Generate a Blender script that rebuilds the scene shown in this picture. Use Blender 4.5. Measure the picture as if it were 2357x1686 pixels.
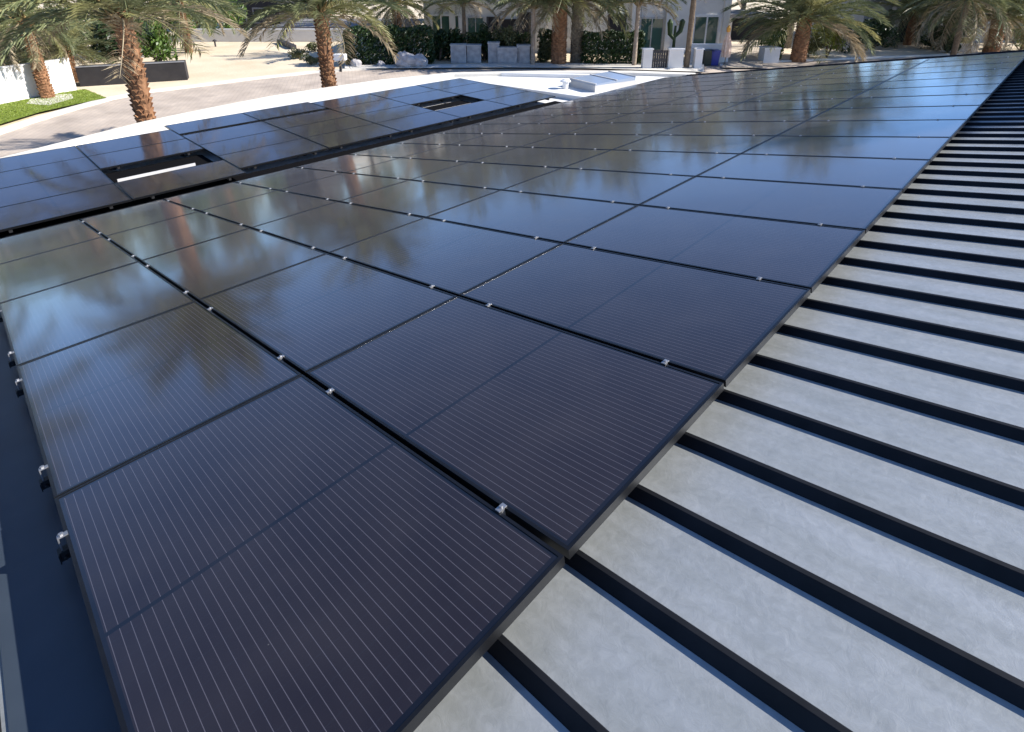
import bpy, math, random
from mathutils import Vector, Matrix

random.seed(11)
R = math.radians
scene = bpy.context.scene
for o in list(bpy.data.objects):
    bpy.data.objects.remove(o)
col = scene.collection

# ------------------------------------------------------------------ camera
CAM = Vector((0.678, 0.091, 6.2))
AZ, PITCH, FPX, PPY = R(44.30), R(21.22), 1304.1, 439.4
cd = bpy.data.cameras.new('camera')
cam = bpy.data.objects.new('camera', cd)
col.objects.link(cam)
cam.location = CAM
cam.rotation_euler = (R(90) - PITCH, 0, AZ)
cd.sensor_width = 36
cd.lens = FPX / 2357 * 36
cd.shift_y = -(843 - PPY) / 2357
cd.clip_start, cd.clip_end = 0.05, 2000
scene.camera = cam

# ------------------------------------------------------------------ sky and sun
SUN_AZ, SUN_EL = R(46), R(33)          # clockwise from +Y
world = bpy.data.worlds.new('World')
scene.world = world
world.use_nodes = True
wn = world.node_tree.nodes
sky = wn.new('ShaderNodeTexSky')
sky.sky_type = 'NISHITA'
sky.sun_disc = False
sky.sun_elevation, sky.sun_rotation = SUN_EL, SUN_AZ
sky.air_density, sky.dust_density, sky.ozone_density = 0.75, 0.0, 5.0
sky.altitude = 3000
world.node_tree.links.new(sky.outputs[0], wn['Background'].inputs[0])
wn['Background'].inputs[1].default_value = 0.15
sl = bpy.data.lights.new('sun', 'SUN')
sl.energy, sl.angle, sl.color = 5.0, R(0.53), (1.0, 0.95, 0.88)
sun = bpy.data.objects.new('sun', sl)
col.objects.link(sun)
S = Vector((math.sin(SUN_AZ) * math.cos(SUN_EL), math.cos(SUN_AZ) * math.cos(SUN_EL), math.sin(SUN_EL)))
sun.rotation_euler = S.to_track_quat('Z', 'Y').to_euler()
sun.location = (20, 20, 40)
scene.view_settings.view_transform = 'Standard'
scene.view_settings.look = 'None'
scene.view_settings.exposure = 0.88
scene.view_settings.gamma = 1
scene.view_settings.use_curve_mapping = False
scene.render.engine = 'CYCLES'
scene.cycles.max_bounces = 5
scene.cycles.diffuse_bounces = 2
scene.cycles.glossy_bounces = 3
scene.cycles.transmission_bounces = 2

# ------------------------------------------------------------------ helpers
FH = Vector((-math.sin(AZ), math.cos(AZ), 0))
RT = Vector((math.cos(AZ), math.sin(AZ), 0))
K = 2357 / 2270


def G(px, py, z=0.0):
    """world point at height z seen at a place in the survey photograph"""
    fw = FH * math.cos(PITCH) - Vector((0, 0, math.sin(PITCH)))
    dn = -(Vector((0, 0, math.cos(PITCH))) + FH * math.sin(PITCH))
    w = fw + RT * ((px * K - 1178.5) / FPX) + dn * ((py * K - PPY) / FPX)
    t = (z - CAM.z) / w.z
    return CAM + w * t


def ZAT(py, d):
    """height of what shows at row py when it stands d metres ahead"""
    return CAM.z - d * math.tan(PITCH + math.atan((py * K - PPY) / FPX))


def B(px, d, z=0.0):
    """point d metres ahead of the viewer, at height z"""
    dz = z - CAM.z
    zc = d * math.cos(PITCH) - dz * math.sin(PITCH)
    q = CAM + FH * d + RT * ((px * K - 1178.5) / FPX * zc)
    q.z = z
    return q


class MB:
    def __init__(self):
        self.v, self.f = [], []

    def add(self, vs, fs):
        n = len(self.v)
        self.v += [tuple(a) for a in vs]
        self.f += [tuple(i + n for i in a) for a in fs]
        return self

    def box(self, x0, x1, y0, y1, z0, z1, M=None):
        vs = [Vector(a) for a in ((x0, y0, z0), (x1, y0, z0), (x1, y1, z0), (x0, y1, z0), (x0, y0, z1), (x1, y0, z1), (x1, y1, z1), (x0, y1, z1))]
        if M:
            vs = [M @ a for a in vs]
        return self.add(vs, [(0, 3, 2, 1), (4, 5, 6, 7), (0, 1, 5, 4), (1, 2, 6, 5), (2, 3, 7, 6), (3, 0, 4, 7)])

    def tube(self, pts, rad, n=8):
        pts = [Vector(a) for a in pts]
        base = len(self.v)
        for i, q in enumerate(pts):
            t = (pts[min(i + 1, len(pts) - 1)] - pts[max(i - 1, 0)]).normalized()
            a = t.cross(Vector((0.3, 0.9, 0.2))).normalized()
            b = t.cross(a)
            r = rad[i] if hasattr(rad, '__len__') else rad
            for j in range(n):
                g = 2 * math.pi * j / n
                self.v.append(tuple(q + (a * math.cos(g) + b * math.sin(g)) * r))
        for i in range(len(pts) - 1):
            for j in range(n):
                self.f.append((base + i * n + j, base + i * n + (j + 1) % n, base + (i + 1) * n + (j + 1) % n, base + (i + 1) * n + j))
        self.f.append(tuple(base + j for j in range(n))[::-1])
        self.f.append(tuple(base + (len(pts) - 1) * n + j for j in range(n)))
        return self

    def prism(self, poly, z0, z1):
        n = len(poly)
        vs = [(a[0], a[1], z0) for a in poly] + [(a[0], a[1], z1) for a in poly]
        fs = [tuple(range(n))[::-1], tuple(range(n, 2 * n))]
        fs += [(i, (i + 1) % n, n + (i + 1) % n, n + i) for i in range(n)]
        return self.add(vs, fs)

    def mesh(self, name, m, smooth=False):
        me = bpy.data.meshes.new(name)
        me.from_pydata(self.v, [], self.f)
        if m:
            me.materials.append(m)
        if smooth:
            for q in me.polygons:
                q.use_smooth = True
        me.update()
        return me

    def build(self, name, m, parent=None, loc=(0, 0, 0), rot=(0, 0, 0), smooth=False):
        return link(name, self.mesh(name, m, smooth), parent, loc, rot)


def link(name, me, parent=None, loc=(0, 0, 0), rot=(0, 0, 0), sc=None):
    o = bpy.data.objects.new(name, me)
    col.objects.link(o)
    o.parent = parent
    o.location, o.rotation_euler = loc, rot
    if sc:
        o.scale = (sc, sc, sc) if not hasattr(sc, '__len__') else sc
    return o


def tag(o, label, cat, group=None, kind=None):
    o['label'] = label
    o['category'] = cat
    if group:
        o['group'] = group
    if kind:
        o['kind'] = kind
    return o


def thing(name, label, cat, loc=(0, 0, 0), rz=0.0, group=None, rot=None):
    o = link(name, None, None, loc, rot or (0, 0, rz))
    o.empty_display_size = 0.3
    return tag(o, label, cat, group)


def struct(o):
    o['kind'] = 'structure'
    return o


# ------------------------------------------------------------------ materials
def mat(name, base, rough=0.7, metal=0.0, spec=0.5):
    m = bpy.data.materials.new(name)
    m.use_nodes = True
    b = m.node_tree.nodes['Principled BSDF']
    b.inputs['Base Color'].default_value = (*base, 1)
    b.inputs['Roughness'].default_value = rough
    b.inputs['Metallic'].default_value = metal
    b.inputs['Specular IOR Level'].default_value = spec
    return m


def nd(m, t):
    return m.node_tree.nodes.new(t)


def lk(m, a, b):
    m.node_tree.links.new(a, b)


def noisy(name, c1, c2, scale=5.0, rough=0.8, bump=0.0, bscale=40.0, metal=0.0, spec=0.4, detail=6, stretch=None, dist=0.02):
    m = mat(name, c1, rough, metal, spec)
    b = m.node_tree.nodes['Principled BSDF']
    tc = nd(m, 'ShaderNodeTexCoord')
    mp = nd(m, 'ShaderNodeMapping')
    if stretch:
        mp.inputs['Scale'].default_value = stretch
    lk(m, tc.outputs['Object'], mp.inputs[0])
    n = nd(m, 'ShaderNodeTexNoise')
    n.inputs['Scale'].default_value = scale
    n.inputs['Detail'].default_value = detail
    lk(m, mp.outputs[0], n.inputs['Vector'])
    r = nd(m, 'ShaderNodeValToRGB')
    r.color_ramp.elements[0].position, r.color_ramp.elements[1].position = 0.32, 0.68
    r.color_ramp.elements[0].color, r.color_ramp.elements[1].color = (*c1, 1), (*c2, 1)
    lk(m, n.outputs[0], r.inputs[0])
    lk(m, r.outputs[0], b.inputs['Base Color'])
    if bump:
        n2 = nd(m, 'ShaderNodeTexNoise')
        n2.inputs['Scale'].default_value = bscale
        n2.inputs['Detail'].default_value = 5
        lk(m, mp.outputs[0], n2.inputs['Vector'])
        bp = nd(m, 'ShaderNodeBump')
        bp.inputs['Strength'].default_value = bump
        bp.inputs['Distance'].default_value = dist
        lk(m, n2.outputs[0], bp.inputs['Height'])
        lk(m, bp.outputs[0], b.inputs['Normal'])
    return m


def leafmat(name, c1, c2, rough=0.55, trans=0.25):
    m = mat(name, c1, rough)
    b = m.node_tree.nodes['Principled BSDF']
    g = nd(m, 'ShaderNodeNewGeometry')
    r = nd(m, 'ShaderNodeValToRGB')
    r.color_ramp.elements[0].color, r.color_ramp.elements[1].color = (*c1, 1), (*c2, 1)
    lk(m, g.outputs['Random Per Island'], r.inputs[0])
    lk(m, r.outputs[0], b.inputs['Base Color'])
    t = nd(m, 'ShaderNodeBsdfTranslucent')
    lk(m, r.outputs[0], t.inputs[0])
    mx = nd(m, 'ShaderNodeMixShader')
    mx.inputs[0].default_value = trans
    lk(m, b.outputs[0], mx.inputs[1])
    lk(m, t.outputs[0], mx.inputs[2])
    lk(m, mx.outputs[0], m.node_tree.nodes['Material Output'].inputs[0])
    return m


def metal_roof():
    """mill-finish coated steel: spangle, rubbed streaks, chalky stains"""
    m = mat('galvanised_roof', (0.5, 0.52, 0.54), 0.5, 0.35, 0.5)
    b = m.node_tree.nodes['Principled BSDF']
    tc = nd(m, 'ShaderNodeNewGeometry')
    mp = nd(m, 'ShaderNodeMapping')
    lk(m, tc.outputs['Position'], mp.inputs[0])
    n1 = nd(m, 'ShaderNodeTexNoise')
    n1.inputs['Scale'].default_value = 5.0
    n1.inputs['Detail'].default_value = 9
    n1.inputs['Roughness'].default_value = 0.65
    n1.inputs['Distortion'].default_value = 0.4
    lk(m, mp.outputs[0], n1.inputs['Vector'])
    v = nd(m, 'ShaderNodeTexVoronoi')
    v.inputs['Scale'].default_value = 55
    lk(m, mp.outputs[0], v.inputs['Vector'])
    n2 = nd(m, 'ShaderNodeTexNoise')
    n2.inputs['Scale'].default_value = 22
    n2.inputs['Detail'].default_value = 9
    n2.inputs['Roughness'].default_value = 0.7
    n2.inputs['Distortion'].default_value = 1.0
    lk(m, mp.outputs[0], n2.inputs['Vector'])
    r1 = nd(m, 'ShaderNodeValToRGB')
    r1.color_ramp.elements[0].position, r1.color_ramp.elements[1].position = 0.3, 0.72
    r1.color_ramp.elements[0].color, r1.color_ramp.elements[1].color = (0.345, 0.365, 0.37, 1), (0.41, 0.43, 0.44, 1)
    lk(m, n1.outputs[0], r1.inputs[0])
    r2 = nd(m, 'ShaderNodeValToRGB')
    r2.color_ramp.elements[0].position, r2.color_ramp.elements[1].position = 0.36, 0.7
    r2.color_ramp.elements[0].color, r2.color_ramp.elements[1].color = (0.89, 0.90, 0.895, 1), (1.08, 1.08, 1.08, 1)
    lk(m, n2.outputs[0], r2.inputs[0])
    mx = nd(m, 'ShaderNodeMix')
    mx.data_type = 'RGBA'
    mx.blend_type = 'MULTIPLY'
    mx.inputs[0].default_value = 0.75
    lk(m, r1.outputs[0], mx.inputs[6])
    lk(m, r2.outputs[0], mx.inputs[7])
    mps = nd(m, 'ShaderNodeMapping')
    mps.inputs['Scale'].default_value = (0.35, 7.0, 0.35)
    lk(m, tc.outputs['Position'], mps.inputs[0])
    n3 = nd(m, 'ShaderNodeTexNoise')
    n3.inputs['Scale'].default_value = 2.0
    n3.inputs['Detail'].default_value = 6
    lk(m, mps.outputs[0], n3.inputs['Vector'])
    r3 = nd(m, 'ShaderNodeValToRGB')
    r3.color_ramp.elements[0].position, r3.color_ramp.elements[1].position = 0.35, 0.6
    r3.color_ramp.elements[0].color, r3.color_ramp.elements[1].color = (0.87, 0.87, 0.84, 1), (1.02, 1.02, 1.02, 1)
    lk(m, n3.outputs[0], r3.inputs[0])
    mx3 = nd(m, 'ShaderNodeMix')
    mx3.data_type = 'RGBA'
    mx3.blend_type = 'MULTIPLY'
    mx3.inputs[0].default_value = 0.8
    lk(m, mx.outputs[2], mx3.inputs[6])
    lk(m, r3.outputs[0], mx3.inputs[7])
    mx = mx3
    mx2 = nd(m, 'ShaderNodeMix')
    mx2.data_type = 'RGBA'
    mx2.blend_type = 'OVERLAY'
    mx2.inputs[0].default_value = 0.05
    lk(m, mx.outputs[2], mx2.inputs[6])
    bw = nd(m, 'ShaderNodeRGBToBW')
    lk(m, v.outputs['Color'], bw.inputs[0])
    lk(m, bw.outputs[0], mx2.inputs[7])
    lk(m, mx2.outputs[2], b.inputs['Base Color'])
    rr = nd(m, 'ShaderNodeMapRange')
    rr.inputs[3].default_value, rr.inputs[4].default_value = 0.34, 0.54
    lk(m, n2.outputs[0], rr.inputs[0])
    lk(m, rr.outputs[0], b.inputs['Roughness'])
    bp = nd(m, 'ShaderNodeBump')
    bp.inputs['Strength'].default_value = 0.25
    bp.inputs['Distance'].default_value = 0.004
    lk(m, n2.outputs[0], bp.inputs['Height'])
    lk(m, bp.outputs[0], b.inputs['Normal'])
    return m


PL, PW = 1.69, 0.993      # module length and width


def cell_material():
    """black half-cut cells under glass: busbar wires along the module, thin cell gaps, a bare strip across the middle"""
    m = mat('solar_cells', (0.01, 0.01, 0.016), 0.07, 0.0, 0.5)
    b = m.node_tree.nodes['Principled BSDF']
    b.inputs['IOR'].default_value = 1.68
    b.inputs['Sheen Weight'].default_value = 0.085      # dust film
    b.inputs['Sheen Roughness'].default_value = 0.35
    b.inputs['Sheen Tint'].default_value = (0.86, 0.9, 1.0, 1)
    tc = nd(m, 'ShaderNodeTexCoord')
    sx = nd(m, 'ShaderNodeSeparateXYZ')
    lk(m, tc.outputs['Object'], sx.inputs[0])

    def math_(op, a, bb=None):
        n = nd(m, 'ShaderNodeMath')
        n.operation = op
        for i, q in enumerate((a, bb)):
            if q is None:
                continue
            if isinstance(q, (int, float)):
                n.inputs[i].default_value = q
            else:
                lk(m, q, n.inputs[i])
        return n.outputs[0]

    def lines(axis, pitch, half, off=0.0):
        a = math_('ADD', sx.outputs[axis], 50 * pitch + off)
        a = math_('MODULO', a, pitch)
        a = math_('ABSOLUTE', math_('SUBTRACT', a, pitch / 2))
        return math_('LESS_THAN', a, half)
    bus = lines(1, 0.0268, 0.0009)
    gapv = lines(1, 0.0268 * 6, 0.0016, 0.0134)
    gapu = lines(0, 0.0825, 0.0010, 0.0)
    mid = math_('LESS_THAN', math_('ABSOLUTE', sx.outputs[0]), 0.0085)
    ex = math_('GREATER_THAN', math_('ABSOLUTE', sx.outputs[0]), PL / 2 - 0.028)
    ey = math_('GREATER_THAN', math_('ABSOLUTE', sx.outputs[1]), PW / 2 - 0.022)
    bare = math_('MAXIMUM', math_('MAXIMUM', mid, ex), ey)
    info = nd(m, 'ShaderNodeObjectInfo')
    hue = nd(m, 'ShaderNodeValToRGB')
    hue.color_ramp.elements[0].color = (0.0120, 0.0085, 0.0100, 1)
    hue.color_ramp.elements[1].color = (0.0155, 0.0108, 0.0118, 1)
    lk(m, info.outputs['Random'], hue.inputs[0])
    nz = nd(m, 'ShaderNodeTexNoise')
    nz.inputs['Scale'].default_value = 3.0
    nz.inputs['Detail'].default_value = 4
    lk(m, tc.outputs['Object'], nz.inputs['Vector'])

    def mixc(f, a, c):
        n = nd(m, 'ShaderNodeMix')
        n.data_type = 'RGBA'
        lk(m, f, n.inputs[0])
        for i, q in ((6, a), (7, c)):
            if isinstance(q, tuple):
                n.inputs[i].default_value = (*q, 1)
            else:
                lk(m, q, n.inputs[i])
        return n.outputs[2]
    c = mixc(gapu, hue.outputs[0], (0.015, 0.013, 0.016))
    c = mixc(gapv, c, (0.008, 0.008, 0.014))
    c = mixc(bus, c, (0.085, 0.078, 0.092))
    c = mixc(bare, c, (0.002, 0.002, 0.004))
    # a thin film of dust
    dust = nd(m, 'ShaderNodeMapRange')
    dust.inputs[1].default_value, dust.inputs[2].default_value = 0.35, 0.75
    dust.inputs[3].default_value, dust.inputs[4].default_value = 0.0, 0.06
    lk(m, nz.outputs[0], dust.inputs[0])
    c = mixc(dust.outputs[0], c, (0.16, 0.14, 0.13))
    gpos = nd(m, 'ShaderNodeNewGeometry')
    vo = nd(m, 'ShaderNodeTexVoronoi')
    vo.inputs['Scale'].default_value = 2.6
    lk(m, gpos.outputs['Position'], vo.inputs['Vector'])
    nw = nd(m, 'ShaderNodeTexNoise')
    nw.inputs['Scale'].default_value = 60
    lk(m, gpos.outputs['Position'], nw.inputs['Vector'])
    dd = math_('ADD', vo.outputs['Distance'], math_('MULTIPLY', nw.outputs[0], 0.03))
    c = mixc(math_('MULTIPLY', math_('LESS_THAN', dd, 0.019), 0.25), c, (0.30, 0.29, 0.27))
    lk(m, c, b.inputs['Base Color'])
    rr = nd(m, 'ShaderNodeMapRange')
    rr.inputs[3].default_value, rr.inputs[4].default_value = 0.06, 0.13
    lk(m, nz.outputs[0], rr.inputs[0])
    lk(m, rr.outputs[0], b.inputs['Roughness'])
    # each laminate bows very slightly
    nb = nd(m, 'ShaderNodeTexNoise')
    nb.inputs['Scale'].default_value = 1.1
    nb.inputs['Detail'].default_value = 1
    gp = nd(m, 'ShaderNodeNewGeometry')
    lk(m, gp.outputs['Position'], nb.inputs['Vector'])
    bp = nd(m, 'ShaderNodeBump')
    bp.inputs['Strength'].default_value = 0.06
    bp.inputs['Distance'].default_value = 0.03
    lk(m, nb.outputs[0], bp.inputs['Height'])
    lk(m, bp.outputs[0], b.inputs['Normal'])
    return m


def paver_material(name, c1, c2, mortar, w, h, rot):
    m = mat(name, c1, 0.85)
    b = m.node_tree.nodes['Principled BSDF']
    gp = nd(m, 'ShaderNodeNewGeometry')
    mp = nd(m, 'ShaderNodeMapping')
    mp.inputs['Rotation'].default_value = (0, 0, rot)
    lk(m, gp.outputs['Position'], mp.inputs[0])
    br = nd(m, 'ShaderNodeTexBrick')
    br.inputs['Scale'].default_value = 1.0
    br.inputs['Brick Width'].default_value, br.inputs['Row Height'].default_value = w, h
    br.inputs['Mortar Size'].default_value = 0.012
    br.inputs['Color1'].default_value, br.inputs['Color2'].default_value = (*c1, 1), (*c2, 1)
    br.inputs['Mortar'].default_value = (*mortar, 1)
    lk(m, mp.outputs[0], br.inputs['Vector'])
    n = nd(m, 'ShaderNodeTexNoise')
    n.inputs['Scale'].default_value = 0.7
    n.inputs['Detail'].default_value = 7
    lk(m, gp.outputs['Position'], n.inputs['Vector'])
    r = nd(m, 'ShaderNodeValToRGB')
    r.color_ramp.elements[0].position, r.color_ramp.elements[1].position = 0.3, 0.7
    r.color_ramp.elements[0].color, r.color_ramp.elements[1].color = (0.75, 0.74, 0.74, 1), (1.1, 1.1, 1.1, 1)
    lk(m, n.outputs[0], r.inputs[0])
    mx = nd(m, 'ShaderNodeMix')
    mx.data_type = 'RGBA'
    mx.blend_type = 'MULTIPLY'
    mx.inputs[0].default_value = 1
    lk(m, br.outputs[0], mx.inputs[6])
    lk(m, r.outputs[0], mx.inputs[7])
    lk(m, mx.outputs[2], b.inputs['Base Color'])
    return m


M = {
    'roof': metal_roof(),
    'cells': cell_material(),
    'frame': noisy('black_anodised_frame', (0.022, 0.023, 0.026), (0.030, 0.031, 0.034), 12, 0.36, metal=0.75),
    'back': mat('module_back', (0.012, 0.012, 0.013), 0.7),
    'silver': noisy('aluminium_clamp', (0.34, 0.345, 0.355), (0.46, 0.46, 0.47), 60, 0.45, metal=0.8),
    'black': noisy('black_bracket', (0.012, 0.012, 0.013), (0.022, 0.022, 0.023), 30, 0.55),
    'seam': noisy('black_seam_shadow', (0.006, 0.007, 0.009), (0.012, 0.013, 0.016), 9, 0.6, spec=0.2),  # black stands in for the dark shadow along each rib
    'membrane': noisy('white_roof_membrane', (0.72, 0.71, 0.68), (0.82, 0.81, 0.78), 1.3, 0.6, 0.1, 12),
    'coping': noisy('cream_coping', (0.70, 0.66, 0.57), (0.78, 0.74, 0.66), 2.0, 0.65, 0.1, 20),
    'gap_shade': mat('black_gap_shade', (0.006, 0.006, 0.007), 0.95, 0.0, 0.05),  # flat black standing in for shade in the roof gap and the openings
    'stucco': noisy('white_stucco', (0.70, 0.68, 0.64), (0.78, 0.76, 0.72), 1.5, 0.9, 0.3, 60),
    'stucco2': noisy('grey_white_stucco', (0.47, 0.46, 0.45), (0.56, 0.55, 0.53), 1.5, 0.9, 0.3, 60),
    'sand': noisy('tan_sand', (0.60, 0.49, 0.34), (0.72, 0.615, 0.455), 0.35, 0.95, 0.4, 5, detail=10, dist=0.05),
    'soil': noisy('dry_soil', (0.26, 0.21, 0.15), (0.36, 0.30, 0.22), 0.6, 0.95, 0.4, 5),
    'pavers': paver_material('street_pavers', (0.54, 0.455, 0.37), (0.49, 0.415, 0.345), (0.42, 0.355, 0.295), 0.42, 0.22, R(30)),
    'concrete': noisy('pale_concrete', (0.60, 0.57, 0.51), (0.70, 0.67, 0.61), 0.8, 0.85, 0.2, 20),
    'drive': noisy('tan_drive', (0.40, 0.34, 0.27), (0.50, 0.43, 0.35), 0.8, 0.85, 0.2, 20),
    'lawn': noisy('lawn_soil', (0.14, 0.19, 0.02), (0.20, 0.25, 0.035), 3, 0.9, 0.5, 40),
    'grass': leafmat('grass_blades', (0.15, 0.22, 0.02), (0.27, 0.34, 0.05)),
    'trunk': noisy('palm_trunk', (0.17, 0.082, 0.040), (0.36, 0.19, 0.095), 6, 0.9, 0.5, 30, stretch=(1, 1, 0.5)),
    'trunk2': noisy('palm_trunk_grey', (0.17, 0.14, 0.10), (0.30, 0.26, 0.19), 6, 0.9, 0.5, 30),
    'trunk3': noisy('slim_trunk', (0.26, 0.20, 0.15), (0.40, 0.33, 0.26), 6, 0.9, 0.3, 30),
    'boots': noisy('frond_boots', (0.20, 0.13, 0.05), (0.34, 0.25, 0.11), 8, 0.85, 0.4, 30),
    'frond': leafmat('date_palm_frond', (0.105, 0.125, 0.05), (0.26, 0.28, 0.14), 0.5, 0.22),
    'frond_y': leafmat('yellowing_frond', (0.20, 0.20, 0.07), (0.36, 0.34, 0.16), 0.5, 0.25),
    'frond_d': leafmat('dead_frond', (0.26, 0.20, 0.12), (0.42, 0.35, 0.23), 0.7, 0.15),
    'hedge': leafmat('hedge_leaf', (0.012, 0.030, 0.008), (0.045, 0.085, 0.022), 0.45, 0.15),
    'bush': leafmat('bush_leaf', (0.04, 0.085, 0.012), (0.13, 0.21, 0.035), 0.45, 0.25),
    'bush_y': leafmat('yellow_green_leaf', (0.14, 0.18, 0.02), (0.36, 0.38, 0.08), 0.45, 0.3),
    'bush_o': leafmat('olive_leaf', (0.07, 0.085, 0.03), (0.17, 0.18, 0.08), 0.5, 0.25),
    'wood': noisy('bark', (0.12, 0.085, 0.055), (0.20, 0.15, 0.10), 9, 0.9, 0.4, 30),
    'darkwall': noisy('charcoal_wall', (0.022, 0.020, 0.022), (0.034, 0.031, 0.032), 2, 0.8, 0.2, 30),
    'dark': mat('dark_timber', (0.035, 0.032, 0.035), 0.6),
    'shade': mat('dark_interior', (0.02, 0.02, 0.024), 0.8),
    'roofgrey': noisy('grey_roofing', (0.17, 0.17, 0.18), (0.25, 0.25, 0.26), 2, 0.85),
    'white': mat('white_paint', (0.78, 0.78, 0.77), 0.5),
    'cream': mat('cream_paint', (0.74, 0.62, 0.28), 0.6),
    'pink': noisy('blush_fabric', (0.62, 0.40, 0.28), (0.72, 0.60, 0.50), 5, 0.8),
    'orange': mat('orange_fabric', (0.66, 0.33, 0.06), 0.7),
    'blue': mat('blue_plastic', (0.02, 0.035, 0.24), 0.4),
    'green_p': mat('dark_green_plastic', (0.02, 0.03, 0.02), 0.45),
    'rock': noisy('pale_boulder', (0.34, 0.32, 0.32), (0.52, 0.50, 0.49), 3, 0.9, 0.6, 10),
    'skyglass': mat('skylight_dome', (0.30, 0.36, 0.46), 0.12, 0.0, 0.6),
}
g = mat('window_glass', (0.05, 0.11, 0.09), 0.04, 0.0, 0.7)
M['glass'] = g

# ------------------------------------------------------------------ ground and streets
gm = MB().add([(-900, -500, 0), (500, -500, 0), (500, 1100, 0), (-900, 1100, 0)], [(0, 1, 2, 3)])
struct(gm.build('ground', M['sand']))


def sheet(name, pts, z, m):
    o = MB().add([(a.x, a.y, z) for a in pts], [tuple(range(len(pts)))]).build(name, m)
    n = o.data.polygons[0].normal.z
    if n < 0:
        o.data.flip_normals()
    return struct(o)


far_kerb = [G(-330, 380), G(-160, 345), G(0, 300), G(70, 275), G(150, 250), G(250, 222), G(330, 207), G(420, 196), G(560, 178), G(690, 164), G(900, 150), G(1150, 146), G(1400, 146), G(1700, 140), G(2000, 128), G(2400, 112)]
near = [Vector((q.x + 9.5, q.y - 3.5, 0)) for q in far_kerb]
near_clean = [Vector((-19, -8, 0)), Vector((-19.5, 4, 0)), Vector((-19.5, 10, 0)), Vector((-17.5, 17, 0)), Vector((-12, 22.5, 0)), Vector((-6, 27, 0)), Vector((4, 40, 0))]
sheet('street', far_kerb + near_clean[::-1], 0.004, M['pavers'])
k = MB()
kn = []
for i in range(len(far_kerb)):
    t = (far_kerb[min(i + 1, len(far_kerb) - 1)] - far_kerb[max(i - 1, 0)]).normalized()
    kn.append(far_kerb[i] + Vector((-t.y, t.x, 0)) * 0.42)
nk = len(far_kerb)
kv = [(q.x, q.y, z) for z in (0.0, 0.12) for row in (far_kerb, kn) for q in row]
for i in range(nk - 1):
    k.f += [(2 * nk + i, 2 * nk + i + 1, 3 * nk + i + 1, 3 * nk + i), (i, i + 1, 2 * nk + i + 1, 2 * nk + i), (nk + i + 1, nk + i, 3 * nk + i, 3 * nk + i + 1)]
k.v = kv
struct(k.build('kerb', M['concrete']))
# pale pavement in front of the hedges across the street
sheet('pavement', [B(765, 38.2), B(1120, 38.6), B(1300, 38.3), B(1560, 36.8), B(1560, 40.2), B(1300, 40), B(1000, 40), B(765, 39.6)], 0.125, M['concrete'])
# lawn by the white wall
lawn_pts = [G(-140, 318), G(0, 283), G(90, 255), G(170, 237), G(238, 223), G(190, 203), G(120, 214), G(0, 238), G(-140, 268)]
sheet('lawn', lawn_pts, 0.13, M['lawn'])
sheet('planting_bed', [G(60, 236), G(110, 240), G(165, 224), G(160, 214), G(118, 216), G(70, 226)], 0.136, M['concrete'])


def inside(q, poly):
    c = False
    for i in range(len(poly)):
        a, b = poly[i], poly[i - 1]
        if (a.y > q[1]) != (b.y > q[1]) and q[0] < (b.x - a.x) * (q[1] - a.y) / (b.y - a.y) + a.x:
            c = not c
    return c


gb = MB()
rg = random.Random(3)
xs, ys = [q.x for q in lawn_pts], [q.y for q in lawn_pts]
n = 0
while n < 9000:
    q = (rg.uniform(min(xs), max(xs)), rg.uniform(min(ys), max(ys)))
    if not inside(q, lawn_pts):
        continue
    n += 1
    a, h, w = rg.uniform(0, 6.28), rg.uniform(0.02, 0.055), rg.uniform(0.01, 0.025)
    dx, dy = math.cos(a) * w, math.sin(a) * w
    lx, ly = rg.uniform(-.05, .05), rg.uniform(-.05, .05)
    gb.add([(q[0] - dx, q[1] - dy, 0.13), (q[0] + dx, q[1] + dy, 0.13), (q[0] + lx, q[1] + ly, 0.13 + h)], [(0, 1, 2)])
tag(gb.build('grass', M['grass']), 'bright green mown grass in front of the white garden wall', 'grass', kind='stuff')

# ------------------------------------------------------------------ the house we stand on
SLOPE = R(10.62)
Z0 = CAM.z - 1.5537            # glass plane of the large array at x = 0
HR = 0.135                     # roof pan below the glass
UX = Vector((math.cos(SLOPE), 0, math.sin(SLOPE)))     # up the slope
NZ = Vector((-math.sin(SLOPE), 0, math.cos(SLOPE)))


def RP(u, v, h):
    """point on the sloping roof: u metres down the slope, v along it, h above the glass plane"""
    return Vector((0, 0, Z0)) - UX * u + Vector((0, v, 0)) + NZ * h


house = thing('house', 'low house with grey standing seam metal roof and white flat roof under solar panels', 'house', (0, 0, 0))
U0, U1 = -4.6, 8.62
SP = 0.335
V0 = 0.775 - SP * 11
NS = 63
pan = MB().box(-U1, -U0, 0.0, SP - 0.002, -0.02, 0.0).mesh('roof_pan', M['roof'])
sm = MB()
prof = [(-.038, .0002), (-.035, .004), (-.014, .030), (-.011, .032), (.004, .032), (.007, .030), (.011, .0002)]  # skirt on the shaded side, shaped to cover the rib's cast shadow in black
npf = len(prof)
sm.add([(x, y, z) for x in (-U1, -U0) for y, z in prof], [tuple(range(npf)), tuple(range(2 * npf - 1, npf - 1, -1))] + [(i, npf + i, npf + (i + 1) % npf, (i + 1) % npf) for i in range(npf)])
sm = sm.mesh('roof_seam', M['seam'])
base = RP(0, 0, -HR)
for i in range(NS):
    v = V0 + i * SP
    link('roof_pan', pan, house, (base.x, v, base.z), (0, -SLOPE, 0))
    link('roof_seam', sm, house, (base.x, v, base.z), (0, -SLOPE, 0))
VEND = V0 + NS * SP
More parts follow.
